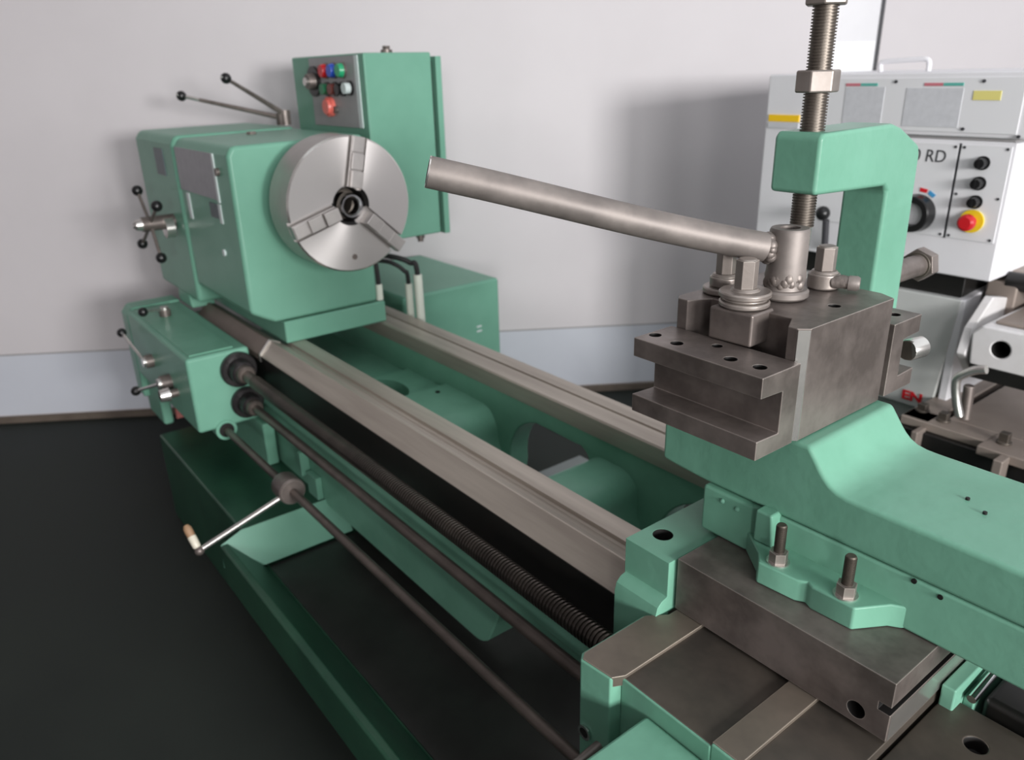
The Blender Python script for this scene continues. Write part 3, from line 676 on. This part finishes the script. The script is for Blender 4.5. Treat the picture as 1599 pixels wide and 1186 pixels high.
part('stop_button', mb('ybutton').cyl((1.373, YW-.003, 1.207), (1.373, YW-.008, 1.207), .0265, seg=32).mat('red').cyl((1.373, YW-.008, 1.207), (1.373, YW-.026, 1.207), .012).revolve((1.373, YW-.024, 1.207), (0, -1, 0), [(0, .014), (.004, .0195), (.014, .0185), (.018, .013)], 28), hwo, label='red stop button on a yellow disc')
bl = mb('black').ball((1.023, .85, 1.19), .019).mat('ink').tube([(1.023, .87, 1.17), (1.02, .885, 1.09)], .009, 10)
part('ball_lever', bl, hwo)
hd = mb('white').tube(bez([(1.005, 1.08, 1.532), (1.002, 1.08, 1.55), (1.015, 1.08, 1.557), (1.09, 1.08, 1.560), (1.125, 1.08, 1.558), (1.13, 1.08, 1.532)], 6), .0065, 10)
part('lid_handle', hd, hwo, label='white bar handle on top')
lettering('red_lettering', 'EN', .034, (1.282, YW-.0028, .732), (PI/2, 0, 0), 'redpaint', WL, .0006, .0012, 0, 1.25)
# its carriage and table
wc = mb('wcast').prism([(1.462, .902), (1.455, .975), (1.475, .998), (1.9, .998), (1.9, .902)], 'Y', .80, 1.10)
wco = part('carriage', wc, WL, .006, cuts=mb('hole').cyl((1.522, .78, .951), (1.522, .86, .951), .0185))
part('carriage_top', mb('beige').box(1.49, 1.9, .83, 1.09, .9985, 1.006), wco, .003)
part('wiper', mb('grease_shade').box(1.463, 1.9, .803, 1.08, .870, .902), wco, .002)
part('slide_bracket', mb('beige').box(1.40, 1.47, .98, 1.16, .93, 1.06).box(1.43, 1.9, 1.02, 1.15, 1.03, 1.08), wco, .006)
part('slide_screw', mb('grease_shade').cyl((1.44, 1.0, 1.06), (1.9, 1.0, 1.06), .022), wco)
part('side_guard', mb('wcast').prism([(.86, .86), (.80, .92), (.82, .98), (.90, 1.04), (1.0, 1.02), (1.0, .86)], 'X', 1.43, 1.452), wco, .004)
bt = mb('beige').box(1.36, 1.425, .74, 1.30, .735, .757).box(1.445, 1.95, .80, 1.30, .735, .757).box(1.36, 1.56, .735, .80, .735, .757)
bto = part('bed_table', bt.mat('grease_shade').box(1.34, 1.95, .72, 1.30, .60, .735), WL, .003)
part('bed_lip', mb('beige').box(1.55, 1.95, .70, .80, .735, .757).box(1.41, 1.425, .69, .735, .68, .745).box(1.60, 1.62, .66, .70, .70, .755), bto, .003)
for x, y, h in ((1.384, .795, .020), (1.443, .775, .022), (1.584, .755, .026)):
    q = mb('dsteel').box(x-.010, x+.010, y-.010, y+.010, .757, .757+h).cyl((x, y, .757), (x, y, .762), .016)
    part('square_bolt', q, bto, .0015)
part('clamp_post', mb('bsteel').cyl((1.470, .825, .757), (1.462, .835, .835), .0125).revolve((1.462, .835, .835), (0, 0, 1), [(0, .0125), (.003, .010)], 20), bto)
part('bent_lever', mb('bright').tube(bez([(1.525, .735, .922), (1.50, .735, .912), (1.472, .735, .888), (1.470, .735, .865), (1.478, .735, .83), (1.49, .735, .797)], 8), [.010]*16+[.0098]*25, 14), WL, ang=60, label='bright bent clamp lever')

WL.location = (1.0073, 1.6609, 0); WL.scale = (1.204, 1.204, 1.204)

# ------------------------------------------------------------------ panel on the back wall
s_ = (Vector((.146, 2.608, 0))-WP).dot(WD)
PN = thing('wall_panel', 'pale glossy panel with a dark right edge on the back wall', 'panel', WP+WD*(s_-.2)+Vector((0, 0, 1.2)))
part('sheet', wallbox(mb('white'), s_-.235, s_-.006, .001, .02, 1.2, 2.2), PN, .002)
part('edge_trim', wallbox(mb('ink'), s_-.006, s_+.012, .001, .022, 1.2, 2.2), PN)
PA = part('paper_notice', wallbox(mb('paper'), s_-.20, s_-.012, .0205, .0215, 1.42, 1.643)); tag(PA, 'bright white sheet fixed low on the pale wall panel', 'notice')
